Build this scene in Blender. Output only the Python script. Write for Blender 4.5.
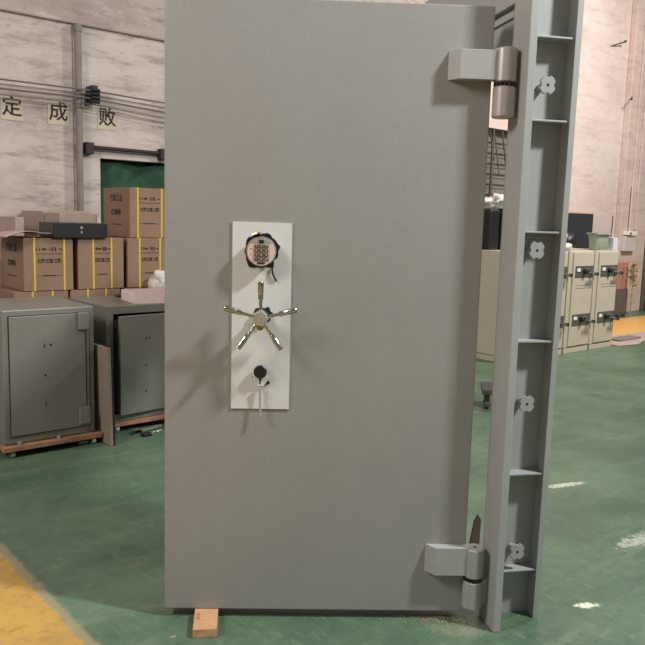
import bpy, bmesh, math, random
from math import radians as R_, sin, cos, pi
from mathutils import Vector, Matrix, Euler, noise
for o in list(bpy.data.objects): bpy.data.objects.remove(o)
random.seed(7)
SC = bpy.context.scene
COL = SC.collection
# ------------------------------------------------------------ camera
cd = bpy.data.cameras.new('camera'); cd.sensor_width = 36; cd.sensor_fit = 'HORIZONTAL'
cd.lens = 762/645*36; cd.clip_start = .05
cam = bpy.data.objects.new('camera', cd); COL.objects.link(cam)
cam.matrix_world = (Matrix.Translation((0, 0, 1.35)) @ Matrix.Rotation(R_(-40.4), 4, 'Z')
                    @ Matrix.Rotation(R_(90-7.75), 4, 'X') @ Matrix.Rotation(R_(1.6), 4, 'Z'))
SC.camera = cam
# ------------------------------------------------------------ world and lamps
W = bpy.data.worlds.new('world'); SC.world = W; W.use_nodes = True
bg = W.node_tree.nodes['Background']; bg.inputs[0].default_value = (1, .96, .96, 1); bg.inputs[1].default_value = .21
def area(name, loc, target, size, power, color=(1, 1, 1), sy=None):
    l = bpy.data.lights.new(name, 'AREA'); l.energy = power; l.color = color; l.size = size
    if sy: l.shape = 'RECTANGLE'; l.size_y = sy
    o = bpy.data.objects.new(name, l); COL.objects.link(o); o.location = loc
    o.rotation_euler = (Vector(target)-Vector(loc)).to_track_quat('-Z', 'Y').to_euler()
    return o
area('ceiling_lamp', (3.02, -.70, 4.15), (1.95, 1.6, 1.3), .26, 225, (.97, 1, .985))
area('ceiling_lamp', (8.2, 1.8, 5.6), (8.9, 5.2, 1.4), .9, 450, (1, .95, .91))
area('side_window_light', (-2.4, 2.5, 4.1), (1.7, 2.9, 1.0), 1.4, 175, (1, .9, .85))
SC.view_settings.view_transform = 'Standard'; SC.view_settings.look = 'None'
SC.view_settings.gamma = 1; SC.view_settings.use_curve_mapping = False
SC.view_settings.exposure = 0.1

# ------------------------------------------------------------ materials
def lin(c):
    return tuple(((v/255)/12.92 if v/255 <= .04045 else ((v/255+.055)/1.055)**2.4) for v in c)+(1,)
class NT:
    def __init__(s, name):
        s.m = bpy.data.materials.new(name); s.m.use_nodes = True
        s.t = s.m.node_tree; s.b = s.t.nodes['Principled BSDF']
        s.co = s.n('ShaderNodeTexCoord').outputs['Object']
        s.pos = s.n('ShaderNodeNewGeometry').outputs['Position']
    def n(s, typ, **k):
        x = s.t.nodes.new(typ)
        for a, v in k.items(): setattr(x, a, v)
        return x
    def l(s, a, b): s.t.links.new(a, b)
    def math(s, op, a, b=None, c=None):
        x = s.n('ShaderNodeMath', operation=op)
        for i, v in enumerate((a, b, c)):
            if v is None: continue
            if isinstance(v, (int, float)): x.inputs[i].default_value = v
            else: s.l(v, x.inputs[i])
        return x.outputs[0]
    def noise(s, scale, detail=3, stretch=None, rough=.55, src=None, rot=None, dist=0):
        x = s.n('ShaderNodeTexNoise'); x.inputs['Scale'].default_value = scale
        x.inputs['Detail'].default_value = detail; x.inputs['Distortion'].default_value = dist; x.inputs['Roughness'].default_value = rough
        src = src or s.co
        mp = s.n('ShaderNodeMapping')
        if stretch: mp.inputs['Scale'].default_value = stretch
        if rot: mp.inputs['Rotation'].default_value = rot
        s.l(src, mp.inputs[0]); s.l(mp.outputs[0], x.inputs['Vector'])
        return x.outputs['Fac']
    def ramp(s, f, p0, p1):
        x = s.n('ShaderNodeMapRange', interpolation_type='SMOOTHSTEP')
        x.inputs[1].default_value = p0; x.inputs[2].default_value = p1
        s.l(f, x.inputs[0]); return x.outputs[0]
    def mix(s, f, a, b):
        x = s.n('ShaderNodeMix', data_type='RGBA')
        for i, v in ((0, f), (6, a), (7, b)):
            if isinstance(v, (int, float)): x.inputs[i].default_value = v
            elif isinstance(v, tuple): x.inputs[i].default_value = v
            else: s.l(v, x.inputs[i])
        return x.outputs[2]
    def base(s, v):
        if isinstance(v, tuple): s.b.inputs['Base Color'].default_value = v
        else: s.l(v, s.b.inputs['Base Color'])
    def set(s, rough=.5, metal=0, spec=.5):
        s.b.inputs['Roughness'].default_value = rough; s.b.inputs['Metallic'].default_value = metal
        s.b.inputs['Specular IOR Level'].default_value = spec
    def bump(s, h, strength=.3, dist=.01):
        x = s.n('ShaderNodeBump'); x.inputs['Strength'].default_value = strength; x.inputs['Distance'].default_value = dist
        s.l(h, x.inputs['Height']); s.l(x.outputs[0], s.b.inputs['Normal'])
def mat(name, rgb, rough=.5, metal=0, var=.12, scale=6, bump=0, bscale=200, spec=.5, stretch=None):
    t = NT(name); c = lin(rgb); d = tuple(v*(1-var) for v in c[:3])+(1,)
    t.base(t.mix(t.ramp(t.noise(scale, 4, stretch), .3, .7), d, c)); t.set(rough, metal, spec)
    if bump: t.bump(t.noise(bscale, 2), bump, .002)
    return t.m
M = {}
M['door_paint'] = mat('door_paint', (145, 144, 140), .38, 0, .05, 3, .6, 360)
M['frame_paint'] = mat('frame_paint', (156, 157, 154), .42, 0, .08, 4, .25, 300)
M['plate'] = mat('lock_plate_paint', (205, 206, 203), .5, 0, .06, 9)
M['steel'] = mat('brushed_steel', (190, 182, 176), .3, .4, .2, 40, 0, 0, .5, (1, 1, .05))
M['chrome'] = mat('chrome', (190, 190, 182), .14, 1, .1, 20)
M['dark_steel'] = mat('dark_steel', (70, 66, 62), .4, .7, .3, 60)
M['brass'] = mat('brass', (196, 160, 84), .25, 1, .2, 30)
M['black'] = mat('black_plastic', (24, 24, 25), .4, 0, .2, 20)
M['hole'] = mat('torch_cut_edge', (20, 18, 18), .85, 0, .3, 60)
M['dial_face'] = mat('dial_face', (226, 200, 184), .35, .2, .05, 10)
M['key_btn'] = mat('key_button', (74, 72, 68), .5, 0, .1, 30)
M['white_mark'] = mat('white_print', (225, 225, 220), .6, 0, .05, 30)
M['safe_paint'] = mat('safe_paint', (121, 119, 111), .42, 0, .08, 4, .2, 300)
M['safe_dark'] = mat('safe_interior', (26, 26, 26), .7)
M['cream'] = mat('cream_paint', (188, 176, 156), .45, 0, .07, 3)
M['cream_plate'] = mat('lock_recess', (98, 92, 82), .5, .2, .2, 30)
M['wood_block'] = mat('block_wood', (196, 152, 112), .75, 0, .25, 30, .2, 80, .3, (1, 6, 1))
M['ply'] = mat('dolly_wood', (168, 126, 96), .8, 0, .3, 14, .2, 80, .3, (1, 5, 1))
M['board'] = mat('brown_board', (140, 124, 110), .8, 0, .1, 10)
M['card'] = mat('cardboard', (140, 114, 95), .85, 0, .12, 5, .1, 60, .25)
M['card_grey'] = mat('greyed_cardboard', (172, 152, 142), .85, 0, .1, 5, .1, 60, .25)
M['strap'] = mat('yellow_strap', (206, 176, 52), .45, 0, .1, 20)
M['ink'] = mat('black_ink', (44, 32, 28), .8, 0, .1, 20)
M['ink_blue'] = mat('faded_ink', (66, 58, 62), .8, 0, .1, 20)
M['pink'] = mat('pink_card', (232, 208, 206), .7, 0, .06, 20)
M['bag'] = mat('white_plastic_bag', (205, 200, 190), .5, 0, .1, 20, .4, 40)
M['green_cloth'] = mat('dark_green_cloth', (48, 62, 46), .9, 0, .3, 30)
M['concrete_pipe'] = mat('grey_pipe', (128, 120, 114), .7, 0, .2, 10)
M['wire'] = mat('cable_sheath', (112, 102, 98), .7)
M['iron'] = mat('rusty_iron', (58, 50, 48), .7, .3, .3, 30)
M['bars'] = mat('window_bar_paint', (92, 82, 76), .7, .2, .3, 30)
M['paper'] = mat('poster_paper', (190, 176, 156), .8, 0, .1, 10)
M['blackboard'] = mat('black_panel', (40, 40, 42), .5, 0, .1, 6)
M['pink_board'] = mat('dull_pink_board', (176, 156, 150), .8, 0, .06, 6)
M['basket'] = mat('sage_plastic', (158, 164, 144), .35, 0, .15, 30)
M['sky_box'] = mat('pale_blue_card', (196, 200, 206), .7, 0, .05, 10)
M['switch'] = mat('switch_box_enamel', (196, 186, 182), .5, 0, .06, 10)
M['dry'] = mat('dry_leaf', (170, 142, 96), .8, 0, .4, 30)
M['cabinet_grey'] = mat('dark_grey_metal', (92, 84, 78), .55, 0, .1, 6)
M['frame_green'] = mat('door_frame_green', (92, 92, 74), .6, 0, .2, 12)
M['brown_door'] = mat('brown_door', (74, 60, 52), .55, 0, .25, 8)
M['rubber'] = mat('rubber', (60, 58, 54), .6)
M['tin'] = mat('pale_caster', (170, 165, 150), .4, .3, .2, 40)
M['netting'] = mat('green_netting', (44, 82, 60), .9, 0, .45, 9, .3, 30)
M['sawdust'] = mat('sawdust', (150, 142, 112), .95, 0, .2, 60)
M['pane'] = mat('grimy_pane', (128, 122, 112), .45, 0, .25, 3)

def wall_mat(name, base, dark, stain):
    t = NT(name)
    a = t.ramp(t.noise(.9, 6, (1, 1, 1.6), .65), .35, .68)
    c = t.mix(t.math('MULTIPLY', a, .8), lin(base), lin(dark))
    s = t.ramp(t.noise(4.2, 8, (.45, 1, 2.2), .74), .47, .68)
    c = t.mix(t.math('MULTIPLY', s, stain), c, lin((120, 104, 98)))
    s3 = t.ramp(t.noise(2.6, 6, (.6, 1, 1.5), .7, None, (0, .3, 0)), .52, .66)
    c = t.mix(t.math('MULTIPLY', s3, stain*.5), c, lin((214, 204, 196)))
    f = t.ramp(t.noise(15, 5, (.5, 1, 1.5), .65), .60, .72)
    c = t.mix(t.math('MULTIPLY', f, stain*.9), c, lin((104, 90, 84)))
    t.base(c); t.set(.85, 0, .2); t.bump(t.noise(14, 5), .4, .012)
    return t.m
M['wall'] = wall_mat('stained_plaster', (194, 181, 173), (160, 147, 140), .62)
M['wall_up'] = wall_mat('grimy_plaster_band', (176, 162, 154), (146, 134, 128), .7)
M['wall_clean'] = wall_mat('pink_plaster', (212, 196, 187), (196, 176, 166), .28)
M['pilaster'] = wall_mat('streaky_plaster', (204, 184, 174), (178, 160, 148), .3)

# floor: glossy green epoxy, two yellow lanes, pale patches
t = NT('green_epoxy_floor')
sx = t.n('ShaderNodeSeparateXYZ'); t.l(t.pos, sx.inputs[0]); X, Y = sx.outputs[0], sx.outputs[1]
c = t.mix(t.ramp(t.noise(1.3, 6, None, .62, t.pos), .32, .7), lin((66, 92, 72)), lin((92, 116, 92)))
st = t.ramp(t.noise(3.2, 8, (.5, 2.4, 1), .72, t.pos, (0, 0, .5)), .5, .72)
c = t.mix(t.math('MULTIPLY', st, .5), c, lin((116, 132, 110)))
st2 = t.ramp(t.noise(9, 8, (2.2, .35, 1), .75, t.pos, (0, 0, -.6)), .56, .74)
c = t.mix(t.math('MULTIPLY', st2, .35), c, lin((146, 156, 132)))
dk = t.ramp(t.noise(2.1, 5, None, .6, t.pos), .55, .8)
c = t.mix(t.math('MULTIPLY', dk, .6), c, lin((58, 70, 60)))
fs = t.ramp(t.noise(22, 8, (2.0, .5, 1), .8, t.pos, (0, 0, .35), .9), .52, .68)
c = t.mix(t.math('MULTIPLY', fs, .24), c, lin((156, 166, 140)))
fs = t.ramp(t.noise(20, 8, (.5, 2.0, 1), .8, t.pos, (0, 0, -.5), .9), .50, .68)
c = t.mix(t.math('MULTIPLY', fs, .4), c, lin((46, 56, 46)))
def pale_patch(c, x0, y0, x1, y1, wd, amt, colr, lo=.42, ns=16):
    # noise-broken patch of paler colour along a segment
    L = math.hypot(x1-x0, y1-y0); ux, uy = (x1-x0)/L, (y1-y0)/L
    dx = t.math('SUBTRACT', X, x0); dy = t.math('SUBTRACT', Y, y0)
    a = t.math('ADD', t.math('MULTIPLY', dx, ux), t.math('MULTIPLY', dy, uy))
    b = t.math('ADD', t.math('MULTIPLY', dx, -uy), t.math('MULTIPLY', dy, ux))
    a2 = t.math('SUBTRACT', a, L/2)
    e = t.math('ADD', t.math('POWER', t.math('ABSOLUTE', t.math('DIVIDE', a2, L/2)), 2),
               t.math('POWER', t.math('ABSOLUTE', t.math('DIVIDE', b, wd)), 2))
    k = t.math('MULTIPLY', t.math('SUBTRACT', 1, e), .32)
    m = t.ramp(t.math('ADD', k, t.noise(ns, 8, None, .75, t.pos, None, .6)), lo+.2, lo+.36)
    m = t.math('MULTIPLY', m, t.math('SUBTRACT', 1, t.ramp(e, .7, 1.3)))
    return t.mix(t.math('MULTIPLY', m, amt), c, lin(colr))
def edge(v_, pos, soft=.012, ns=30, na=.02):
    nn = t.math('MULTIPLY', t.math('SUBTRACT', t.noise(ns, 4, None, .6, t.pos), .5), na*2)
    return t.ramp(t.math('ADD', v_, nn), pos-soft, pos+soft)
c = pale_patch(c, 3.32, 2.15, 3.66, 2.04, .04, .75, (204, 208, 190), .42, 34)
c = pale_patch(c, 2.90, 1.52, 3.35, 1.50, .07, .6, (196, 202, 182), .46, 34)
c = pale_patch(c, 2.36, 1.36, 2.48, 1.30, .03, .95, (220, 222, 196), .42, 30)
c = pale_patch(c, 1.80, 1.62, 2.03, 1.40, .07, .35, (156, 150, 128), .46, 90)
c = pale_patch(c, 1.10, 2.35, 1.40, 2.0, .05, .35, (120, 128, 108), .40)
grit = t.ramp(t.noise(14, 8, (1, 1.6, 1), .8, t.pos, None, .5), .50, .66)
gr2 = t.ramp(t.noise(2.4, 5, None, .6, t.pos), .4, .7)
yel = t.mix(t.math('MULTIPLY', gr2, .6), lin((188, 152, 74)), lin((160, 130, 84)))
yel = t.mix(t.math('MULTIPLY', grit, .6), yel, lin((128, 92, 56)))
inner = t.math('SUBTRACT', 1, edge(X, .905))
border = t.math('SUBTRACT', 1, edge(X, .938))
endl = t.math('SUBTRACT', 1, t.ramp(Y, 3.10, 3.13))
c = t.mix(t.math('MULTIPLY', t.math('MULTIPLY', border, endl), .75), c, lin((150, 142, 112)))
c = t.mix(t.math('MULTIPLY', inner, endl), c, yel)
ym = t.math('MULTIPLY', edge(Y, 4.80, .02), t.math('SUBTRACT', 1, edge(Y, 5.72, .02)))
ym = t.math('MULTIPLY', ym, t.ramp(X, 8.2, 8.24))
c = t.mix(ym, c, lin((226, 176, 96)))
t.base(c); t.set(.33, 0, .5)
rr = t.n('ShaderNodeMapRange'); rr.inputs[3].default_value = .24; rr.inputs[4].default_value = .5
t.l(t.noise(6, 5, None, .6, t.pos), rr.inputs[0]); t.l(rr.outputs[0], t.b.inputs['Roughness'])
t.bump(t.noise(60, 4, None, .6, t.pos), .12, .004)
M['floor'] = t.m

# ------------------------------------------------------------ mesh helpers
class MB:
    """collects shapes; build() links them as ONE mesh object"""
    def __init__(s): s.bm = bmesh.new()
    def box(s, x0, x1, y0, y1, z0, z1, mx=None):
        vs = [s.bm.verts.new((x, y, z)) for z in (z0, z1) for y in (y0, y1) for x in (x0, x1)]
        if mx is not None:
            for q in vs: q.co = mx @ q.co
        for f in ((0, 2, 3, 1), (4, 5, 7, 6), (0, 1, 5, 4), (2, 6, 7, 3), (0, 4, 6, 2), (1, 3, 7, 5)):
            s.bm.faces.new([vs[i] for i in f])
        return s
    def prism(s, pts, z0, z1, mx=None):
        n = len(pts)
        a = [s.bm.verts.new((p[0], p[1], z0)) for p in pts]; b = [s.bm.verts.new((p[0], p[1], z1)) for p in pts]
        if mx is not None:
            for q in a+b: q.co = mx @ q.co
        s.bm.faces.new(a[::-1]); s.bm.faces.new(b)
        for i in range(n):
            j = (i+1) % n; s.bm.faces.new((a[i], a[j], b[j], b[i]))
        return s
    def lathe(s, prof, p0, axis, n=32):
        """prof: (radius, distance along axis) rings"""
        ax = Vector(axis).normalized(); q = ax.to_track_quat('Z', 'Y'); p0 = Vector(p0)
        rings = []
        for r, h in prof:
            rings.append([s.bm.verts.new(p0+q @ Vector((r*cos(2*pi*i/n), r*sin(2*pi*i/n), h))) for i in range(n)])
        for k in range(len(rings)-1):
            for i in range(n):
                j = (i+1) % n; s.bm.faces.new((rings[k][i], rings[k][j], rings[k+1][j], rings[k+1][i]))
        s.bm.faces.new(rings[0][::-1]); s.bm.faces.new(rings[-1])
        return s
    def cyl(s, p0, p1, r0, r1=None, n=24, ch=0):
        p0, p1 = Vector(p0), Vector(p1); L = (p1-p0).length; r1 = r0 if r1 is None else r1
        pr = [(r0-ch, 0), (r0, ch), (r1, L-ch), (r1-ch, L)] if ch else [(r0, 0), (r1, L)]
        return s.lathe(pr, p0, p1-p0, n)
    def tube(s, pts, r, n=8):
        for a, b in zip(pts, pts[1:]): s.cyl(a, b, r, n=n)
        return s
    def build(s, name, m, parent=None, bevel=0, smooth=False, seg=2):
        bmesh.ops.recalc_face_normals(s.bm, faces=s.bm.faces)
        me = bpy.data.meshes.new(name); s.bm.to_mesh(me); s.bm.free()
        o = bpy.data.objects.new(name, me); COL.objects.link(o); me.materials.append(M[m] if isinstance(m, str) else m)
        if bevel:
            b = o.modifiers.new('b', 'BEVEL'); b.width = bevel; b.segments = seg; b.limit_method = 'ANGLE'; b.angle_limit = R_(40)
        if smooth:
            me.polygons.foreach_set('use_smooth', [True]*len(me.polygons))
            try: me.set_sharp_from_angle(angle=R_(35))
            except Exception: pass
        if parent: o.parent = parent
        return o
def empty(name, loc=(0, 0, 0), rz=0):
    o = bpy.data.objects.new(name, None); COL.objects.link(o); o.location = loc; o.rotation_euler = (0, 0, rz)
    o.empty_display_size = .1
    return o
def tag(o, label=None, cat=None, group=None, kind=None):
    if label: o['label'] = label
    if cat: o['category'] = cat
    if group: o['group'] = group
    if kind: o['kind'] = kind
    return o
def struct(o): o['kind'] = 'structure'; return o
def copy_tree(o, parent=None):
    c = o.copy(); COL.objects.link(c); c.parent = parent
    for ch in o.children: copy_tree(ch, c)
    return c
def text(name, body, size, loc, rot, m, parent=None, depth=.0015, sx=1, bold=0):
    cu = bpy.data.curves.new('tmp', 'FONT'); cu.body = body; cu.size = size; cu.extrude = depth
    cu.align_x = 'CENTER'; cu.align_y = 'CENTER'; cu.offset = bold; cu.resolution_u = 2
    to = bpy.data.objects.new('tmp', cu); COL.objects.link(to)
    bpy.context.view_layer.update()
    me = bpy.data.meshes.new_from_object(to.evaluated_get(bpy.context.evaluated_depsgraph_get()))
    bpy.data.objects.remove(to); me.name = name
    me.materials.clear(); me.materials.append(M[m])
    o = bpy.data.objects.new(name, me); COL.objects.link(o); o.location = loc; o.rotation_euler = rot; o.scale = (sx, 1, 1)
    if parent: o.parent = parent
    return o
FRONT = (pi/2, 0, 0)            # writing on a face that looks to -y
LEFT = (pi/2, 0, -pi/2)         # writing on a face that looks to -x

# ------------------------------------------------------------ setting
struct(MB().box(-6, 16, -5, 6.4, -.1, 0).build('floor', 'floor'))
WY = 6.2
# rear wall: with the two openings cut out
b = MB()
b.box(-6, 2.775, WY, WY+.25, 0, 2.84)                        # left of the netted opening
b.box(2.775, 4.4, WY, WY+.25, 0, 1.0); b.box(2.775, 4.4, WY, WY+.25, 1.803, 2.84)
b.box(4.4, 7.0, WY, WY+.25, 0, 2.84)
struct(b.build('wall_back', 'wall'))
b = MB(); b.box(7.0, 7.3, WY, WY+.25, 0, 2.84)
b.box(7.3, 9.2, WY, WY+.25, 0, 1.35); b.box(7.3, 9.2, WY, WY+.25, 2.55, 2.84); b.box(9.2, 16, WY, WY+.25, 0, 2.84)
b.box(7.0, 16, WY, WY+.25, 2.84, 6.5)
struct(b.build('wall_right', 'wall_clean'))
struct(MB().box(-6, 7.0, WY-.035, WY+.25, 2.84, 6.5).build('wall_upper', 'wall_up', bevel=.015))
# streaky pilaster
b = MB().box(11.2, 12.0, WY-.10, WY-.001, 0, 6.5)
p = struct(b.build('wall_pilaster', 'pilaster', bevel=.01))
struct(MB().box(11.42, 11.47, WY-.125, WY-.101, 1.3, 6.5).build('trim_1', 'pilaster', bevel=.008))
struct(MB().box(11.60, 11.64, WY-.125, WY-.101, 1.3, 6.5).build('trim_2', 'pilaster', bevel=.008))
# netted opening on the left
w = empty('window_1', (2.775, WY, 1.0)); struct(w)
b = MB()
n = 26
bm = b.bm; g = []
for k in range(12):
    g.append([])
    for i in range(n+1):
        x = i/n*1.625; z = k/11*.80
        y = .10+.03*sin(x*14+z*3)+.02*noise.noise(Vector((x*5, z*4, 0)))
        zz = z*(1-.05*abs(noise.noise(Vector((x*7, 0, 2))))) - (.0 if k < 11 else .012*abs(sin(x*9)))
        g[k].append(bm.verts.new((x, y, zz)))
for k in range(11):
    for i in range(n): bm.faces.new((g[k][i], g[k][i+1], g[k+1][i+1], g[k+1][i]))
o = b.build('green_netting', 'netting', w, smooth=True); o.modifiers.new('s', 'SOLIDIFY').thickness = .006
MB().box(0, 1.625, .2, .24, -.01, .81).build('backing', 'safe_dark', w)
# iron rail over it
ir = empty('iron_rail', (2.64, WY-.04, 1.885)); tag(ir, 'dark iron rail fixed to the wall above the dark green netting', 'rail')
MB().cyl((0, 0, 0), (1.75, 0, -.012), .016, n=12).build('rail', 'iron', ir, smooth=True)
for x in (.02, .70): MB().box(x-.035, x+.035, -.03, .04, -.06, .035).build('bracket', 'iron', ir, bevel=.005)
# barred window behind the hinge gap
w = empty('window_2', (7.3, WY, 1.35)); struct(w)
MB().box(0, 1.9, .12, .15, 0, 1.2).build('pane', 'pane', w)
b = MB()
for z in [.05+i*.13 for i in range(9)]: b.box(0, 1.9, .02, .035, z, z+.016)
for x in (.1, .74, 1.2, 1.7): b.box(x, x+.03, .0, .02, 0, 1.2)
b.cyl((.68, .01, 1.18), (.80, .01, .8), .01, n=6); b.cyl((.94, .01, 1.18), (1.06, .01, .72), .012, n=6)
b.build('window_bars', 'bars', w)
MB().box(0, 1.9, -.01, .12, -.03, 0).build('window_sill', 'wall_clean', w)
# doorway at the far right
d = empty('door_1', (12.0, WY-.12, 0)); struct(d)
b = MB(); b.box(.02, .10, 0, .1, 0, 3.2); b.box(1.3, 1.38, 0, .1, 0, 3.2); b.box(.10, 1.3, 0, .1, 3.1, 3.2)
b.build('door_frame', 'frame_green', d, bevel=.006)
b = MB(); b.box(.12, 1.28, .03, .08, .02, 3.08)
for z0, z1 in ((.2, 1.0), (1.15, 2.0), (2.15, 2.95)): b.box(.25, .66, .02, .03, z0, z1); b.box(.76, 1.16, .02, .03, z0, z1)
b.build('door_leaf', 'brown_door', d, bevel=.006)
# grey drain pipe
o = MB().cyl((2.575, WY-.05, 0), (2.575, WY-.05, 2.84), .028, n=20).build('drain_pipe', 'concrete_pipe', smooth=True)
b = MB().cyl((2.575, WY-.05, 2.78), (2.575, WY-.05, 2.83), .034, n=20)
o2 = b.build('pipe_collar', 'concrete_pipe', o, smooth=True)
tag(o, 'upright grey pipe running up the stained wall beside the middle character', 'pipe')
# cables
cab = [(2.33, .012), (2.30, .006), (2.27, .012), (2.225, .006), (2.20, .006)]
wl = ['topmost thick cable strung along the stained wall above the characters', 'thin cable just under the topmost cable on the stained wall',
      'thick middle cable of the bundle along the stained wall', 'thin cable under the thick middle cable on the stained wall', 'lowest thin cable brushing the tops of the wall characters']
for i, (z, r) in enumerate(cab):
    pts = []
    for k in range(25):
        x = -1+k*.24
        # span sags between fixings at x=-1, 2.68, 4.8
        s_ = (x+1)/3.68 if x < 2.68 else (x-2.68)/2.12
        z_ = z - (.03+.012*i)*4*s_*(1-s_)*(.4 if x < 2.68 else .9)
        pts.append((x, WY-.10, z_))
    tag(MB().tube(pts, r*.62, 6).build('cable', 'wire', smooth=True), wl[i], 'cable', 'cables along the stained wall')
b = MB().box(2.66, 2.71, WY-.12, WY, 2.235, 2.37)
for z in (2.33, 2.30, 2.27, 2.24): b.cyl((2.65, WY-.13, z), (2.72, WY-.13, z), .014, n=10)
tag(b.build('cable_clamp', 'black', bevel=.003), 'small black clamp holding the cable bundle beside the grey pipe', 'clamp')
# wall characters on pasted paper
for ch, x, lab in (('定', 2.06, 'pasted paper with the character 定, leftmost on the stained wall'),
                   ('成', 2.425, 'pasted paper with the character 成 beside the grey pipe'),
                   ('败', 2.84, 'pasted paper with the character 败 right of the grey pipe')):
    e = empty('wall_sign', (x, WY-.002, 2.135)); tag(e, lab, 'sign', 'single character signs on the wall')
    MB().box(-.085, .085, -.003, .0, -.095, .075).build('paper', 'paper', e)
    text('character', ch, .158, (0, -.0045, .0), FRONT, 'ink', e, bold=.0015)

# bits on the right hand wall
def nail(p, q, lab):
    tag(MB().cyl(p, q, .010, .006, n=8).cyl(p, (p[0]-.01, p[1]-.012, p[2]+.005), .018, n=10).build('iron_peg', 'iron', smooth=True), lab, 'peg', 'iron pegs in the pink wall')
nail((10.90, WY-.10, 4.06), (10.64, WY+.02, 3.96), 'upper rusty iron peg sticking out of the pink wall')
nail((11.02, WY-.20, 3.24), (11.25, WY-.09, 3.32), 'lower rusty iron peg by the streaky pilaster')
e = empty('switch_box', (11.40, WY-.101, .98)); tag(e, 'white electrical switch box on the pilaster above the brown carton', 'switch box')
MB().box(-.17, .17, -.07, 0, .0, .235).build('box_body', 'switch', e, bevel=.006)
MB().box(-.13, .12, -.11, 0, .25, .31).build('breaker', 'white_mark', e, bevel=.006)
MB().box(-.12, -.07, -.118, -.11, .27, .29).build('toggle', 'ink', e)
MB().cyl((-.0, -.03, .31), (0, -.03, 1.0), .012, n=8).build('conduit', 'switch', e)
# brown carton on a grey cabinet by the pilaster
e = empty('metal_cabinet', (10.88, 5.92, 0)); tag(e, 'small dark grey metal cabinet under the brown carton by the pilaster', 'cabinet')
MB().box(-.17, .17, -.1, .1, .03, .42).build('body', 'cabinet_grey', e, bevel=.006)
MB().box(-.15, .15, -.108, -.1, .06, .39).build('door', 'cabinet_grey', e, bevel=.004)
for x in (-.14, .14):
    for y in (-.07, .07): MB().box(x-.02, x+.02, y-.02, y+.02, 0, .03).build('foot', 'rubber', e)
e = empty('carton', (10.88, 5.90, .421)); tag(e, 'plain reddish brown carton on the dark grey cabinet by the pilaster', 'carton')
M['card_red'] = mat('reddish_cardboard', (170, 122, 100), .85, 0, .15, 6)
MB().box(-.15, .15, -.07, .07, 0, .40).build('carton_body', 'card_red', e, bevel=.004)
MB().box(-.02, .02, -.072, -.07, .0, .32).build('tape', 'card', e)
# bunch of dried leaves in front of the carton
b = MB(); random.seed(3)
for i in range(60):
    a = random.uniform(0, 2*pi); r = random.uniform(0, .11); x, y, z = .0+r*cos(a), -.0+r*.3*sin(a), random.uniform(.04, .40)
    L = random.uniform(.05, .1); tl = random.uniform(-1.2, 1.2)
    mx = Matrix.Translation((x, y, z)) @ Euler((random.uniform(-.6, .6), tl, a)).to_matrix().to_4x4()
    b.prism([(0, 0), (.018, L*.4), (0, L), (-.018, L*.4)], 0, .003, mx)
b.cyl((0, 0, -.42), (0, 0, .40), .008, n=6)
o = b.build('dried_plant', 'dry'); o.location = (10.98, 5.72, .42)
tag(o, 'tall bunch of dry yellowish leaves in front of the reddish brown carton', 'dried plant')
# flat cardboard on the floor next to the cabinets
b = MB(); pts = [(8.16, 4.36), (8.50, 4.30), (8.9, 4.42), (9.8, 4.38), (10.6, 4.5), (10.6, 4.74), (9.6, 4.78), (8.9, 4.80), (8.2, 4.78)]
b.prism(pts, .001, .008); tag(b.build('cardboard_sheet', 'card_grey', bevel=.002), 'flat torn cardboard sheet on the floor beyond the cream cabinets', 'cardboard')
b = MB().box(8.45, 8.95, 4.50, 4.66, .008, .03); tag(b.build('grey_offcut', 'concrete_pipe', bevel=.004), 'thin grey offcut lying on the flat cardboard sheet', 'offcut')

# ------------------------------------------------------------ cream cabinets
def make_cab():
    r = empty('safe_cabinet')
    MB().box(0, .475, .012, .60, .06, 1.09).build('cabinet_body', 'cream', r, bevel=.006)
    MB().box(.004, .471, .004, .59, .0, .055).build('plinth', 'cream', r, bevel=.004)
    d = MB().box(.07, .462, -.004, .0118, .075, 1.075).build('door', 'cream', r, bevel=.004)
    for z0 in (.585, .075):
        zc = .805 if z0 > .5 else .29
        MB().box(.105, .455, -.0075, -.004, zc, zc+.125).build('lock_panel', 'cream_plate', d, bevel=.001)
        k = MB().box(.13, .19, -.016, -.0075, zc+.065, zc+.10).build('dial_display', 'white_mark', d, bevel=.003)
        MB().cyl((.27, -.0075, zc+.07), (.27, -.05, zc+.07), .028, n=20, ch=.004).build('dial', 'dark_steel', d, smooth=True)
        MB().cyl((.35, -.0075, zc+.08), (.35, -.028, zc+.08), .018, n=16).build('key_lock', 'chrome', d, smooth=True)
        h = MB(); h.cyl((.40, -.0075, zc+.04), (.40, -.06, zc+.04), .014, n=12); h.box(.33, .43, -.072, -.056, zc+.03, zc+.05)
        h.build('handle', 'chrome', d, smooth=True)
        MB().box(.43, .462, -.075, -.04, zc+.02, zc+.055).build('handle_grip', 'black', d, bevel=.004)
        if z0 > .5:
            for zz in (.69, .72): MB().box(.13, .43, -.0055, -.004, zz, zz+.004).build('pressed_line', 'cream_plate', d)
    return r
CX = (7.61, 7.105, 6.595, 6.085)
cl = ['cream two-door safe cabinet at the far right end of the row', 'second cream two-door safe cabinet from the right end, green basket above it',
      'third cream two-door safe cabinet from the right, half behind the open door frame', 'cream safe cabinet nearest the grey door, seen through the hinge gap']
proto = make_cab()
for i, x in enumerate(CX):
    c = proto if i == 0 else copy_tree(proto)
    c.location = (x, 4.40, 0); tag(c, cl[i], 'cabinet', 'cream safe cabinets in a row')
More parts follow.
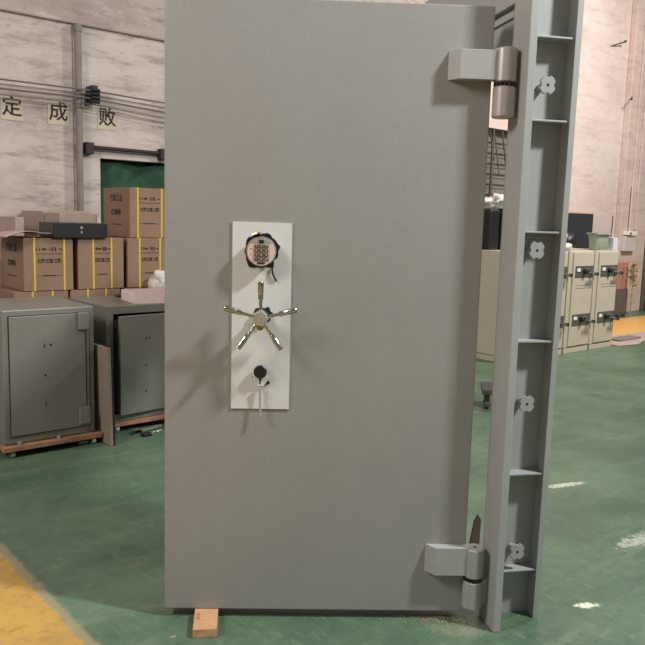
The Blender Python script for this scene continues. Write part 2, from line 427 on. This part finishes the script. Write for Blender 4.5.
# things on top of the cabinets
e = empty('blackboard', (8.75, 5.15, 0)); tag(e, 'tall black framed panel standing behind the cream cabinets against the pink wall', 'board')
MB().box(-1.05, 0, -.012, .012, 0, 1.50).build('sheet', 'blackboard', e, bevel=.003)
MB().box(-1.05, 0, -.016, .016, 1.50, 1.512).build('top_edge', 'wood_block', e)
b = MB().prism([(0, 0), (.42, 0), (.50, 1.5), (0, 1.5)], -.012, .012, Matrix.Rotation(pi/2, 4, 'X'))
o = b.build('pink_board', 'pink_board', bevel=.002); o.location = (8.775, 5.19, 0)
tag(o, 'tall dull pink board standing beside the black panel behind the cream cabinets', 'board')
MB_o = MB().prism([(.4205, 0), (.46, 0), (.535, 1.49), (.5005, 1.49)], -.01, .01, Matrix.Rotation(pi/2, 4, 'X')).build('side_edge', 'cabinet_grey', o)
# sage green basket
def rim_basket(w0, w1, d0, d1, h, th=.006):
    b = MB(); bm = b.bm
    def ring(wx, dy, z, n=28):
        out = []
        for i in range(n):
            a = 2*pi*i/n; cx, cy = cos(a), sin(a); p = 5
            s_ = (abs(cx)**p+abs(cy)**p)**(-1/p); out.append(bm.verts.new((wx/2*cx*s_, dy/2*cy*s_, z)))
        return out
    rs = [ring(w0*.9, d0*.9, 0), ring(w0, d0, .01), ring((w0+w1)/2-.012, (d0+d1)/2-.012, h*.55), ring(w1-.01, d1-.01, h-.02), ring(w1+.02, d1+.02, h-.018), ring(w1+.02, d1+.02, h),
          ring(w1-.025, d1-.025, h), ring((w0+w1)/2-.03, (d0+d1)/2-.03, h*.55), ring(w0*.85, d0*.85, .012)]
    for k in range(len(rs)-1):
        for i in range(28): bm.faces.new((rs[k][i], rs[k][(i+1) % 28], rs[k+1][(i+1) % 28], rs[k+1][i]))
    bm.faces.new(rs[0][::-1]); bm.faces.new(rs[-1])
    return b
o = rim_basket(.24, .29, .12, .15, .19).build('plastic_basket', 'basket', smooth=True); o.location = (7.79, 4.49, 1.091)
tag(o, 'sage green plastic basket on top of the cream cabinets', 'basket')
o = MB().box(-.05, .05, -.05, .05, 0, .14).build('pale_box', 'sky_box', bevel=.004); o.location = (8.03, 4.47, 1.091)
tag(o, 'small pale blue box right of the sage green basket', 'box')
def blob(name, m, loc, size, seed, lumps=.35, cuts=3, flat=True):
    bm = bmesh.new(); bmesh.ops.create_icosphere(bm, subdivisions=cuts, radius=1)
    for v_ in bm.verts:
        c_ = v_.co.copy(); k = 1+lumps*noise.noise(c_*1.7+Vector((seed, 0, 0)))+lumps*.5*noise.noise(c_*4.1+Vector((0, seed, 0)))
        v_.co = Vector((c_.x*size[0]*k, c_.y*size[1]*k, max(c_.z*k, -.75)*size[2]+size[2]*.75))
    me = bpy.data.meshes.new(name); bm.to_mesh(me); bm.free(); me.polygons.foreach_set('use_smooth', [True]*len(me.polygons))
    o = bpy.data.objects.new(name, me); COL.objects.link(o); o.location = loc; me.materials.append(M[m]); return o
tag(blob('black_bag', 'black', (7.42, 4.66, 1.093), (.12, .09, .11), 4), 'slumped black bag on the cabinets left of the green basket', 'bag')
tag(blob('white_bundle', 'bag', (7.17, 4.52, 1.088), (.10, .08, .05), 9), 'small white bundle on the cabinets beside the slumped black bag', 'bundle')
# black chair-like bag with a white plastic sheet, seen in the gap
e = empty('black_case', (6.36, 4.78, 1.091)); tag(e, 'tall black case on the nearest cream cabinet, seen through the hinge gap', 'case')
b = MB().box(-.24, -.085, -.09, .09, 0, .40).box(-.075, .06, -.11, .07, 0, .385).box(.07, .22, -.08, .09, 0, .41)
b.build('case_body', 'black', e, bevel=.025, seg=4)
o = blob('plastic_sheet', 'bag', (6.36, 4.78, 1.505), (.21, .11, .07), 21, .75, 4)
tag(o, 'crumpled off-white plastic sheet on top of the tall black case', 'plastic sheet')
# dark hand truck behind the gap
e = empty('platform_dolly', (4.60, 3.40, 0), R_(-50)); tag(e, 'low dark platform dolly on casters behind the door frame gap', 'dolly')
MB().box(-.10, .22, -.15, .15, .11, .15).build('deck', 'rubber', e, bevel=.006)
for x in (-.06, .17):
    for y in (-.11, .11):
        f = MB().box(x-.02, x+.02, y-.02, y+.02, .06, .11).build('caster_fork', 'dark_steel', e)
        MB().cyl((x-.013, y, .032), (x+.013, y, .032), .032, n=18).build('caster_wheel', 'rubber', f, smooth=True)

# ------------------------------------------------------------ grey safes on dollies
def dolly(x0, x1, y0, y1, lab, ang=0, wheels=((.04, .05), (.46, .05), (.04, .5), (.46, .5))):
    r = empty('safe_dolly', (x0, y0, 0), ang); tag(r, lab, 'dolly', 'wooden dollies under the grey safes')
    L, Wd = x1-x0, y1-y0
    MB().box(0, L, 0, .07, .038, .066).build('front_plank', 'ply', r, bevel=.003)
    MB().box(0, L, Wd-.07, Wd, .038, .066).build('rear_plank', 'ply', r, bevel=.003)
    for x in (0, L-.08): MB().box(x, x+.08, .071, Wd-.071, .038, .066).build('side_plank', 'ply', r, bevel=.003)
    for x, y in ((.05, .03), (L-.05, .03), (.05, Wd-.04), (L-.05, Wd-.04)):
        f = MB().box(x-.014, x+.014, y-.012, y+.012, .02, .038).build('caster_fork', 'dark_steel', r)
        MB().cyl((x-.012, y-.004, .0185), (x+.012, y-.004, .0185), .0185, n=18).build('caster_wheel', 'tin', f, smooth=True)
    return r
d1 = dolly(1.29, 1.855, 4.15, 4.80, 'pinkish wooden dolly under the closed grey safe')
for x in (.09, .31):
    MB().cyl((x, .02, .066), (x, .02, .085), .012, n=10).build('bolt', 'tin', d1, smooth=True)
s1 = empty('steel_safe', (1.305, 4.185, .0675)); tag(s1, 'closed grey steel safe with flush door, leftmost, on a wooden dolly', 'safe')
MB().box(0, .52, .004, .60, 0, .748).build('safe_body', 'safe_paint', s1, bevel=.008)
M['seam'] = mat('door_seam', (30, 29, 28), .8)
MB().box(.034, .489, .0, .006, .044, .715).build('door_seam', 'seam', s1)
d = MB().box(.038, .485, -.006, .006, .048, .711).build('door', 'safe_paint', s1, bevel=.003)
for z in (.618, .065): MB().box(.415, .478, -.030, -.006, z, z+.098).build('hinge_cover', 'safe_paint', d, bevel=.004)
MB().box(.464, .468, -.0085, -.006, .17, .61).build('door_seam', 'seam', d)
def slot(x, z, w_, h_, par, y=-.0068):
    MB().box(x-w_/2, x+w_/2, y, y+.0012, z-h_/2, z+h_/2).build('slot', 'hole', par)
def hole(x, z, r, par, y=-.006):
    MB().cyl((x, y+.0006, z), (x, y-.0008, z), r, n=14).build('bolt_hole', 'hole', par)
slot(.226, .540, .006, .026, d); hole(.262, .543, .007, d); hole(.229, .372, .0065, d); slot(.229, .208, .004, .03, d)

d2 = dolly(1.975, 2.55, 4.30, 4.90, 'wooden dolly under the open grey safe next to the big door')
s2 = empty('steel_safe', (1.96, 4.32, .0675)); tag(s2, 'grey steel safe with its door ajar, pink box on top', 'safe')
b = MB()   # hollow body
b.box(0, .045, 0, .59, 0, .718); b.box(.53, .575, 0, .59, 0, .718); b.box(.045, .53, 0, .59, 0, .045); b.box(.045, .53, 0, .59, .673, .718); b.box(.045, .53, .56, .59, .045, .673)
b.build('safe_body', 'safe_paint', s2)
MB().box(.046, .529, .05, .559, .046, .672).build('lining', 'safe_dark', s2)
dp = empty('door_pivot'); bpy.data.objects.remove(dp)
mx = Matrix.Translation((.525, .0, 0)) @ Matrix.Rotation(R_(5.5), 4, 'Z')
b = MB().box(-.465, 0, -.012, .012, .048, .662); 
d = b.build('door', 'safe_paint', s2, bevel=.003); d.matrix_local = mx
MB().box(-.475, -.43, .012, .042, .07, .64).build('bolt_carrier', 'dark_steel', d, bevel=.003)
for z in (.13, .22, .31, .40, .49, .59): MB().cyl((-.475, .027, z), (-.485, .027, z), .009, n=10).build('locking_bolt', 'black', d)
slot(-.285, .515, .005, .02, d, -.0128); hole(-.262, .518, .006, d, -.012); hole(-.285, .345, .006, d, -.012); hole(-.285, .18, .006, d, -.012)
for z in (.57, .08): MB().box(-.05, .02, -.03, -.012, z, z+.075).build('hinge_cover', 'safe_paint', d, bevel=.004)
# tools under the second safe
o = MB().cyl((0, 0, .012), (.20, .05, .012), .010, n=10).box(-.02, .03, -.02, .02, .002, .026).build('steel_tool', 'chrome', smooth=True); o.location = (2.10, 4.22, 0)
tag(o, 'short steel tool on the floor in front of the open safe', 'tool')
o = MB().box(-.03, .03, -.02, .02, 0, .02).build('metal_offcut', 'black', bevel=.004); o.location = (2.13, 4.14, 0)
tag(o, 'small black metal piece on the floor before the open safe', 'metal piece')
o = MB().box(-.03, .03, -.02, .02, 0, .018).build('metal_offcut', 'tin', bevel=.004); o.location = (1.76, 4.22, 0)
tag(o, 'small shiny metal piece on the floor under the closed safe', 'metal piece')
o = MB().tube([(0, 0, .008), (.08, .03, .008), (.16, .0, .008), (.2, .06, .008)], .008, 8).build('dark_hose', 'rubber', smooth=True); o.location = (1.57, 4.23, 0)
tag(o, 'short dark hose on the floor under the closed safe', 'hose')
# leaning board between the safes
e = empty('leaning_board', (1.866, 4.06, 0)); tag(e, 'brown board standing upright in the gap between the two grey safes', 'board')
mx = Matrix.Rotation(R_(-1.2), 4, 'Y')
MB().box(-.004, .012, 0, .21, .002, .58, mx).build('board_face', 'board', e)
MB().box(.0125, .026, .0, .21, .002, .58, mx).build('board_backing', 'safe_dark', e)
# pink box and bits on the second safe
e = empty('pink_box', (2.185, 4.58, .787), R_(-8)); tag(e, 'open pale pink cardboard box on top of the open grey safe', 'box')
b = MB(); b.box(0, .006, -.14, .14, 0, .068); b.box(.29, .296, -.14, .14, 0, .068); b.box(.006, .29, -.14, -.134, 0, .068); b.box(.006, .29, .134, .14, 0, .068); b.box(.006, .29, -.134, .134, 0, .005)
b.build('box_walls', 'pink', e)
MB().box(-.001, .0, -.10, .10, .05, .064).build('paper_label', 'white_mark', e)
MB().box(.01, .285, -.13, .13, .005, .035).build('packing', 'card', e)
e.location = (2.20, 4.52, .787)
tag(blob('white_bag', 'bag', (2.60, 4.78, .789), (.10, .09, .10), 2, .3, 4), 'white plastic bag behind the pink box, half hidden by the big door', 'bag')
o = blob('green_cloth', 'green_cloth', (2.36, 4.80, .7885), (.11, .05, .016), 12, .3); tag(o, 'folded dark green cloth behind the pink box', 'cloth')

# ------------------------------------------------------------ cartons
def make_carton(w_, d_, h_, straps, printed=True, m='card', name='carton', side=True, sidetop=True):
    r = empty(name)
    MB().box(0, w_, 0, d_, 0, h_).build('carton_body', m, r, bevel=.004)
    for x in straps:
        b = MB(); q = .0025; hw = .0065
        b.box(x-hw, x+hw, -q, 0, 0, h_+q); b.box(x-hw, x+hw, d_, d_+q, 0, h_+q); b.box(x-hw, x+hw, 0, d_, h_, h_+q)
        b.build('strap', 'strap', r)
    if printed:
        cx = (straps[0]+straps[1])/2 if len(straps) > 1 else w_/2
        text('printed_text', '保密 保险 工程', .030, (cx, -.0012, h_*.565), FRONT, 'ink', r, .0005, min(.95, (straps[1]-straps[0])/.25), .0008)
        ic = MB(); y0, y1 = -.0012, 0; k = (straps[1]-straps[0])/.2 if len(straps) > 1 else 1
        zt = h_*.79
        for dx, ww, hh in ((-.09, .012, .02), (-.065, .006, .022), (-.035, .03, .012), (.005, .006, .022), (.02, .008, .026), (.04, .01, .026), (.075, .02, .008)):
            ic.box(cx+dx*k-ww/2, cx+dx*k+ww/2, y0, y1, zt-hh/2, zt+hh/2)
        ic.box(cx-.095*k, cx+.085*k, y0, y1, zt-.032, zt-.028); ic.box(cx-.085*k, cx+.085*k, y0, y1, h_*.285, h_*.285+.002)
        ic.box(cx-.045*k, cx+.04*k, y0-.0002, y1, h_*.28, h_*.28+.007)
        ic.build('printed_marks', 'ink', r)
        if side:
            text('printed_text', '管家工品', .054, (-.0012, d_*.50, h_*.79), LEFT, 'ink_blue', r, .0005, .95, .001)
            text('printed_text', '保险柜', .042, (-.0012, d_*.5, h_*.50), LEFT, 'ink', r, .0005, 1.3, .0008)
            MB().box(-.0012, 0, d_*.3, d_*.7, h_*.25, h_*.25+.006).build('printed_marks', 'ink', r)
    return r
G = 'printed cartons stacked against the wall'
specs = [  # x, y, z, w, d, h, straps, label
 (1.685, 4.93, .835, .325, .44, .342, (.07, .265), 'strapped printed carton at the left of the middle layer, loose flap on top'),
 (2.045, 4.93, .835, .325, .44, .344, (.105, .235), 'strapped printed carton in the middle under the black flat case'),
 (2.40, 4.93, .835, .38, .44, .344, (.09, .25), 'strapped printed carton directly under the topmost carton'),
 (2.428, 4.95, 1.182, .38, .43, .346, (.06, .245), 'topmost strapped printed carton of the stack, in front of the green netting'),
]
for x, y, z, w_, d_, h_, sp, lab in specs:
    c = make_carton(w_, d_, h_, sp); c.location = (x, y, z); tag(c, lab, 'carton', G)
# layer below, only its top edge shows
low = [(1.62, 'low strapped carton behind the closed safe, leftmost of its layer'), (1.99, 'low strapped carton glimpsed between the two safe tops'), (2.38, 'low strapped carton behind the open safe and pink box')]
pl = make_carton(.355, .44, .40, (.12, .25), False)
for i, (x, lab) in enumerate(low):
    c = pl if i == 0 else copy_tree(pl); c.location = (x, 4.935, .432); tag(c, lab, 'carton', 'low cartons behind the safes')
base = make_carton(1.15, .44, .428, (), False, 'card', 'carton'); base.location = (1.60, 4.935, .001)
tag(base, 'long brown carton at the foot of the stack behind the safes', 'carton')
# loose flap sheet on the left carton
b = MB(); bm = b.bm; g = []
for i in range(13):
    u = i/12; g.append([])
    for k in range(5):
        v_ = k/4
        g[i].append(bm.verts.new((u*.285, v_*.42, .002+.038*math.sin(min(1, u*1.3)*pi*.75)*(1-v_*.3)+.006*sin(v_*6)*u*0)))
for i in range(12):
    for k in range(4): bm.faces.new((g[i][k], g[i+1][k], g[i+1][k+1], g[i][k+1]))
o = b.build('cardboard_flap', 'card_grey', smooth=True); s_ = o.modifiers.new('s', 'SOLIDIFY'); s_.thickness = .004; s_.offset = 1
o.location = (1.56, 4.87, 1.1795); tag(o, 'loose curled cardboard sheet lying on the left printed carton', 'cardboard sheet')
# black flat case
e = empty('flat_case', (1.87, 4.90, 1.180)); tag(e, 'flat black case lying on the cartons left of the topmost carton', 'case')
MB().box(0, .37, 0, .26, 0, .098).build('case_body', 'black', e, bevel=.004)
MB().box(.18, .195, -.002, 0, .06, .075).box(.183, .193, -.002, 0, .03, .045).build('latch', 'tin', e)
# greyed plain cartons behind
for x, y, w_, d_, z, h_, lab, tilt in (
  (1.896, 5.70, .065, .46, 1.02, .281, 'small plain greyish carton at the far left behind the loose sheet', 0),
  (2.10, 5.70, .28, .46, 1.02, .33, 'plain pinkish grey carton tucked behind the wide open-topped one', 0),
  (2.108, 5.40, .28, .29, 1.02, .319, 'wide plain carton with open top right behind the flat black case', 0)):
    r = empty('carton', (x, y, z), tilt); tag(r, lab, 'carton', 'plain greyish cartons at the back')
    MB().box(0, w_, 0, d_, 0, h_).build('carton_body', 'card_grey', r, bevel=.004)
    if y < 5.5:
        f = MB().box(0, w_, -.003, .08, 0, .004).build('flap', 'card_grey', r); f.location = (0, d_*.5, h_+.002); f.rotation_euler = (R_(8), 0, 0)
        MB().box(-.0015, 0, .03, .045, h_-.10, h_-.06).build('printed_marks', 'ink', r)
c = empty('carton', (1.5, 5.39, 0)); tag(c, 'tall plain carton block under the greyish cartons at the back', 'carton')
MB().box(0, .95, 0, .78, 0, .51).build('carton_body', 'card_grey', c, bevel=.004)
c2 = empty('carton', (1.5, 5.39, .511)); tag(c2, 'upper plain carton block under the greyish cartons at the back', 'carton')
MB().box(0, .95, 0, .78, 0, .507).build('carton_body', 'card_grey', c2, bevel=.004)

# ------------------------------------------------------------ vault door
D0 = Vector((1.185, 2.17, 0)); YAW = R_(-38.38)
# local axes of the door: +x along the face to the hinge side, -y towards the camera
vd = empty('vault_door', D0, YAW)
tag(vd, 'tall grey steel vault door standing open in its own frame', 'vault door')
Z0 = .031; ZT = 2.013; WD = 1.0265
MB().box(-.003, 1.0105, 0, .10, Z0, ZT).build('door_leaf', 'door_paint', vd, bevel=.003)
# white lock plate
o = MB().prism([(.213, .729), (.402, .730), (.400, 1.333), (.212, 1.334)], 0, .004, Matrix.Rotation(pi/2, 4, 'X')).build('lock_plate', 'plate', vd)
# (x, z) in the face, y = -distance
def F(x, z, y=0): return Vector((x, -y, z))
def ragged(name, x, z, r, seed, lobes, y0=.004, y1=.0052, par=vd, rz=None, m='hole'):
    pts = []
    for i in range(48):
        a = 2*pi*i/48; k = 1+.10*noise.noise(Vector((cos(a)*2.4, sin(a)*2.4, seed)))*2+.05*noise.noise(Vector((cos(a)*7, sin(a)*7, seed)))
        for la, lw, lh in lobes:
            dd = (a-la+pi) % (2*pi)-pi; k += lh*math.exp(-(dd/lw)**2)
        pts.append((x+r*k*cos(a), z+r*k*sin(a)))
    return MB().prism(pts, y0, y1, Matrix.Rotation(pi/2, 4, 'X')).build(name, m, par)
# --- keypad
kx, kz = .3045, 1.243
kp = empty('electronic_keypad', (kx, 0, kz)); kp.parent = vd
ragged('cut_hole', 0, 0, .0525, 3, [(2.3, .3, .1), (.9, .4, .12), (-.95, .25, .22), (-2.2, .25, .2), (3.1, .3, .08), (.3, .2, .08)], par=kp)
MB().lathe([(.046, 0), (.0475, .012), (.047, .026), (.0445, .031)], F(0, 0, .004), (0, -1, 0), 48).build('dial_body', 'chrome', kp, smooth=True)
MB().lathe([(.0435, 0), (.0425, .003)], F(0, -.001, .0345), (0, -1, 0), 48).build('dial_face', 'dial_face', kp, smooth=True)
MB().prism([(.042*cos(a), .042*sin(a)) for a in [pi/2-.92+1.84*i/12 for i in range(13)]], .0376, .0382, Matrix.Rotation(pi/2, 4, 'X')).build('logo_band', 'steel', kp)
MB().box(-.007, .008, -.0396, -.0375, .026, .036).build('indicator_window', 'black', kp)
keys = '123456789*0#'
kproto = None
for i in range(12):
    r_, c_ = divmod(i, 3); x = -.0150+c_*.0155; z = .0165-r_*.0135
    if kproto is None:
        kproto = MB().box(-.0065, .0065, -.0405, -.0375, -.005, .005).build('key_button', 'key_btn', kp, bevel=.0008); kb = kproto
    else:
        kb = kproto.copy(); COL.objects.link(kb)
    kb.location = (x, 0, z); kb['label'] = 'key %s' % keys[i] if keys[i] not in '*#' else 'star key' if keys[i] == '*' else 'hash key'
b = MB()
tm = []
for i in range(12):
    r_, c_ = divmod(i, 3)
    tm.append(text('tmp', keys[i], .0085, (-.0150+c_*.0155, -.0407, .0165-r_*.0135), FRONT, 'white_mark', None, .0002))
bm = bmesh.new()
for o in tm:
    m0 = o.data.copy(); m0.transform(Matrix.Translation(o.location) @ o.rotation_euler.to_matrix().to_4x4()); bm.from_mesh(m0); bpy.data.objects.remove(o)
me = bpy.data.meshes.new('key_numbers'); bm.to_mesh(me); bm.free(); me.materials.append(M['white_mark'])
o = bpy.data.objects.new('key_numbers', me); COL.objects.link(o); o.parent = kp
MB().box(-.012, .012, -.0395, -.0375, -.0385, -.0335).build('release_bar', 'black', kp, bevel=.0008)
MB().box(-.034, -.031, -.0382, -.0375, .006, .009).box(-.034, -.031, -.0382, -.0375, -.011, -.008).build('indicator_dots', 'brass', kp)
MB().tube([F(.034, -.052, .008), F(.036, -.068, .010), F(.042, -.084, .009), F(.049, -.094, .006)], .0028, 8).build('loose_wire', 'black', kp, smooth=True)
MB().tube([F(-.030, .050, .008), F(-.014, .056, .012), F(-.004, .055, .01)], .004, 8).build('brass_wire', 'brass', kp, smooth=True)
MB().box(-.0010, .016, -.012, -.0052, .047, .056).build('cable_plug', 'black', kp, bevel=.001)
# --- five spoke handle
hx, hz = .307, 1.034
hw = empty('handle_wheel', (hx, 0, hz)); hw.parent = vd
ragged('cut_hole', .003, .002, .028, 8, [(.2, .2, .25), (.9, .3, .25), (2.4, .3, .1), (-2.8, .2, .1)], par=hw)
MB().lathe([(.024, 0), (.024, .012), (.015, .016), (.015, .05)], F(0, 0, .004), (0, -1, 0), 32).build('spindle', 'chrome', hw, smooth=True)
MB().prism([(.026*cos(pi/2+2*pi*(i+.5)/10*1)*(1 if i % 2 else .86), .026*sin(pi/2+2*pi*(i+.5)/10)*(1 if i % 2 else .86)) for i in range(10)], .050, .074, Matrix.Rotation(pi/2, 4, 'X')).build('hub', 'tin', hw, bevel=.002)
MB().cyl(F(0, -.027, .052), F(0, -.027, .062), .011, n=20).build('brass_bush', 'brass', hw, smooth=True)
sp = None
for i, ang in enumerate((90, 15.5, -55, -126, 164)):
    if sp is None:
        sp = empty('spoke'); bpy.data.objects.remove(sp)
        b = MB(); b.cyl(F(.018, 0, .062), F(.075, 0, .066), .0055, .0055, n=14)
        sp = b.build('spoke', 'chrome', hw, smooth=True)
        g = MB().lathe([(.006, 0), (.0092, .002), (.0084, .004), (.0084, .02), (.0092, .022), (.0092, .050), (.0095, .055), (.0078, .0575)], F(.060, 0, .0655), F(1, 0, .05), 18).build('spoke_grip', 'chrome', sp, smooth=True)
        cur = sp
    else:
        cur = sp.copy(); COL.objects.link(cur); cur.parent = hw
        g2 = g.copy(); COL.objects.link(g2); g2.parent = cur
    cur.rotation_euler = (0, -R_(ang), 0)
# --- key lock
kl = empty('key_lock', (.307, 0, .858)); kl.parent = vd
ragged('cut_hole', .002, -.030, .024, 15, [(-.5, .25, .35), (-1.1, .2, .1), (2.9, .3, .15)], par=kl)
MB().prism([(-.022, -.012), (.022, -.012), (.024, -.034), (.012, -.052), (-.012, -.052), (-.024, -.034)], .0054, .012, Matrix.Rotation(pi/2, 4, 'X')).build('escutcheon', 'plate', kl, bevel=.002)
MB().lathe([(.020, 0), (.0215, .003), (.0215, .009), (.019, .012)], F(0, -.003, .0125), (0, -1, 0), 36).build('lock_cover', 'black', kl, smooth=True)
MB().cyl(F(.0, -.031, .0122), F(0, -.031, .0128), .004, n=12).box(-.002, .002, -.0128, -.0122, -.044, -.032).build('keyhole', 'hole', kl)
b = MB(); b.cyl(F(.0, -.058, .014), F(.003, -.150, .020), .0034, n=10); b.cyl(F(-.006, -.052, .015), F(.004, -.068, .016), .004, n=8); b.cyl(F(.008, -.052, .015), F(0, -.068, .016), .0035, n=8)
b.box(-.001, .007, -.022, -.018, -.150, -.138)
b.build('key', 'steel', kl, smooth=True)
# --- hinges
def hinge(zt, zb, zk_top, zk_mid, zk_bot, z_off):
    h = empty('hinge', (0, 0, 0)); h.parent = vd
    # strap with chamfered end, on the door face
    b = MB().prism([(.872, 0), (.876, -.004), (.903, -.036), (1.030+z_off, -.036), (1.030+z_off, -.012), (1.0115, 0)], zb, zt)
    b.build('hinge_strap', 'frame_paint', h, bevel=.0015)
    cx, cy, r = 1.046+z_off, -.016, .0355 if zt > 1 else .0335
    MB().lathe([(r-.004, 0), (r, .004), (r, zk_top-zk_mid-.008), (r-.004, zk_top-zk_mid-.004)], (cx, cy, zk_mid+.004), (0, 0, 1), 40).build('upper_knuckle', 'steel' if zt > 1 else 'frame_paint', h, smooth=True)
    MB().lathe([(r-.004, 0), (r, .004), (r, zk_mid-zk_bot-.012), (r-.004, zk_mid-zk_bot-.008)], (cx, cy, zk_bot), (0, 0, 1), 40).build('lower_knuckle', 'steel' if zt > 1 else 'frame_paint', h, smooth=True)
    br = MB().cyl((cx, cy, zk_mid-.008), (cx, cy, zk_mid+.004), r-.009, n=32)
    for i in range(14):
        a = 2*pi*i/14; br.cyl((cx+(r-.006)*cos(a), cy+(r-.006)*sin(a), zk_mid-.0075), (cx+(r-.006)*cos(a), cy+(r-.006)*sin(a), zk_mid+.0035), .0055, n=8)
    br.build('ball_bearing', 'dark_steel', h, smooth=True)
    MB().cyl((cx, cy, zk_top-.001), (cx, cy, zk_top+.0015), .006, n=12).build('grease_hole', 'black', h)
    return h
hinge(1.876, 1.787, 1.885, 1.778, 1.676, .002)
hinge(.273, .176, .270, .163, .058, -.009)

# --- frame, built in its own axes: u across (towards the right), w into the depth
P0 = Vector((1.996, 1.425, 0)); FY = R_(-28.5)
MF = (Matrix.Translation(D0) @ Matrix.Rotation(YAW, 4, 'Z')).inverted() @ Matrix.Translation(P0) @ Matrix.Rotation(FY, 4, 'Z')
def fpart(mb, name, m='frame_paint', par=None, **k):
    o = mb.build(name, m, par or vd, **k)
    if par is None: o.matrix_local = MF
    return o
FH = 2.26
jamb = fpart(MB().box(0, .026, 0, .118, 0, FH), 'frame_jamb', bevel=.002)
fpart(MB().box(.0262, .205, .118, .126, .0, FH), 'jamb_web', par=jamb)
for x0, x1, y0 in ((.177, .1895, .066), (.1897, .2015, .073)):
    lp = fpart(MB().box(x0, x1, y0, .1178, .0, FH), 'jamb_lip', par=jamb, bevel=.001); lp.rotation_euler = (0, R_(.31), 0)
for z in (.178, .52, .972, 1.329, 1.679, 1.933):
    fpart(MB().prism([(.0262, .070), (.180, .070), (.180, .1178), (.0262, .1178)], z-.006, z), 'rib', par=jamb, bevel=.001)
nutp = None
for z in (.247, .762, 1.268, 1.784):
    if nutp is None:
        pts = []
        for i in range(64):
            a = 2*pi*i/64; k = .021+.0035*cos(4*a+pi)
            k = .0235 if abs(((a+pi/4) % (pi/2))-pi/4) > .17 else .0185
            k = .0255 if abs((a % (pi/2))-pi/4) < .50 else .0205
            pts.append((k*1.06*cos(a), k*1.16*sin(a)))
        n_ = empty('tmp'); bpy.data.objects.remove(n_)
        nutp = MB().prism(pts, .0, .010, Matrix.Rotation(pi/2, 4, 'X')).build('anchor_nut', 'frame_paint', jamb, bevel=.001)
        st_ = MB().cyl((0, .0, 0), (0, .040, 0), .012, n=16).build('stud', 'frame_paint', nutp, smooth=True)
        hl = MB().cyl((0, -.0101, 0), (0, -.0107, 0), .0045, n=12).build('bolt_hole', 'hole', nutp)
        cur = nutp
    else:
        cur = nutp.copy(); COL.objects.link(cur); cur.parent = jamb
        for ch in (st_, hl): c_ = ch.copy(); COL.objects.link(c_); c_.parent = cur
    cur.location = (.103, .074, z)
# header running away behind the leaf, and the far jamb
hd = fpart(MB().box(0, .026, .1185, 1.20, 2.033, FH), 'frame_header', bevel=.002)
fpart(MB().box(.02, .2, .1265, 1.20, 2.012, 2.0325), 'header_web', par=hd)
fpart(MB().box(-.001, .03, .1185, 1.20, 1.992, 2.0118), 'stop_strip', par=hd, bevel=.001)
fpart(MB().box(.008, .05, .1265, 1.20, 1.922, 1.9918), 'soffit_plate', par=hd)
fj = fpart(MB().box(0, .026, 1.2005, 1.318, 0, FH), 'frame_jamb', bevel=.002)
fpart(MB().box(.0262, .205, 1.24, 1.248, 0, FH), 'jamb_web', par=fj)
# hinge leaves welded to the frame
for z0, z1 in ((1.680, 1.770), (.064, .156)):
    MB().box(1.06, 1.088, -.018, .002, z0, z1).build('hinge_leaf', 'frame_paint', vd, bevel=.001)

# wood block under the leaf
e = empty('wooden_block', (1.255, 2.03, 0), R_(-38.4+6)); tag(e, 'small raw wooden block wedged under the left corner of the vault door', 'wooden block')
mx = Matrix.Rotation(R_(0), 4, 'Z')
b = MB().prism([(-.039, -.062), (.039, -.062), (.044, .10), (-.034, .10)], .0005, .030)
b.build('block', 'wood_block', e, bevel=.0015)
MB().box(-.03, -.018, .0, .04, .0301, .0306).build('split', 'ply', e)
# sliver of wood and white chip on the floor
o = MB().prism([(0, 0), (.05, -.01), (.055, .0), (.01, .012)], 0, .004).build('wood_chip', 'tin', bevel=.001); o.location = (1.13, 2.04, 0); o.scale = (.4, .4, 1)
tag(o, 'tiny pale chip on the green floor left of the wooden block', 'chip')
# dark tool leaning behind the lower hinge
o = MB().prism([(-.018, 0), (.03, 0), (.022, .17), (.006, .19), (-.006, .16)], 0, .012, Matrix.Rotation(pi/2, 4, 'X')).build('wedge', 'ply', bevel=.002)
M['wedge'] = mat('brown_wedge', (96, 76, 66), .8); o.data.materials.clear(); o.data.materials.append(M['wedge'])
o.location = (2.385, 1.835, .0); o.rotation_euler = (0, R_(4), R_(-38)); tag(o, 'dark brown wedge standing on the floor behind the lower hinge', 'wedge')
# sawdust heap grains by the leaf foot
b = MB(); random.seed(11)
for i in range(380):
    s_ = min(1.03, max(.66, random.gauss(.96, .09))); dy = -abs(random.gauss(0, .03))+.0
    x, y = s_, dy+.02; r_ = random.uniform(.0008, .0022)
    mx = Matrix.Translation((x, y, r_*.8)) @ Euler((random.random()*3, random.random()*3, random.random()*3)).to_matrix().to_4x4()
    b.box(-r_, r_, -r_, r_, -r_*.7, r_*.7, mx)
o = b.build('sawdust', 'sawdust'); o.location = D0; o.rotation_euler = (0, 0, YAW); tag(o, 'scattered pale sawdust along the foot of the vault door near the lower hinge', 'sawdust', kind='stuff')
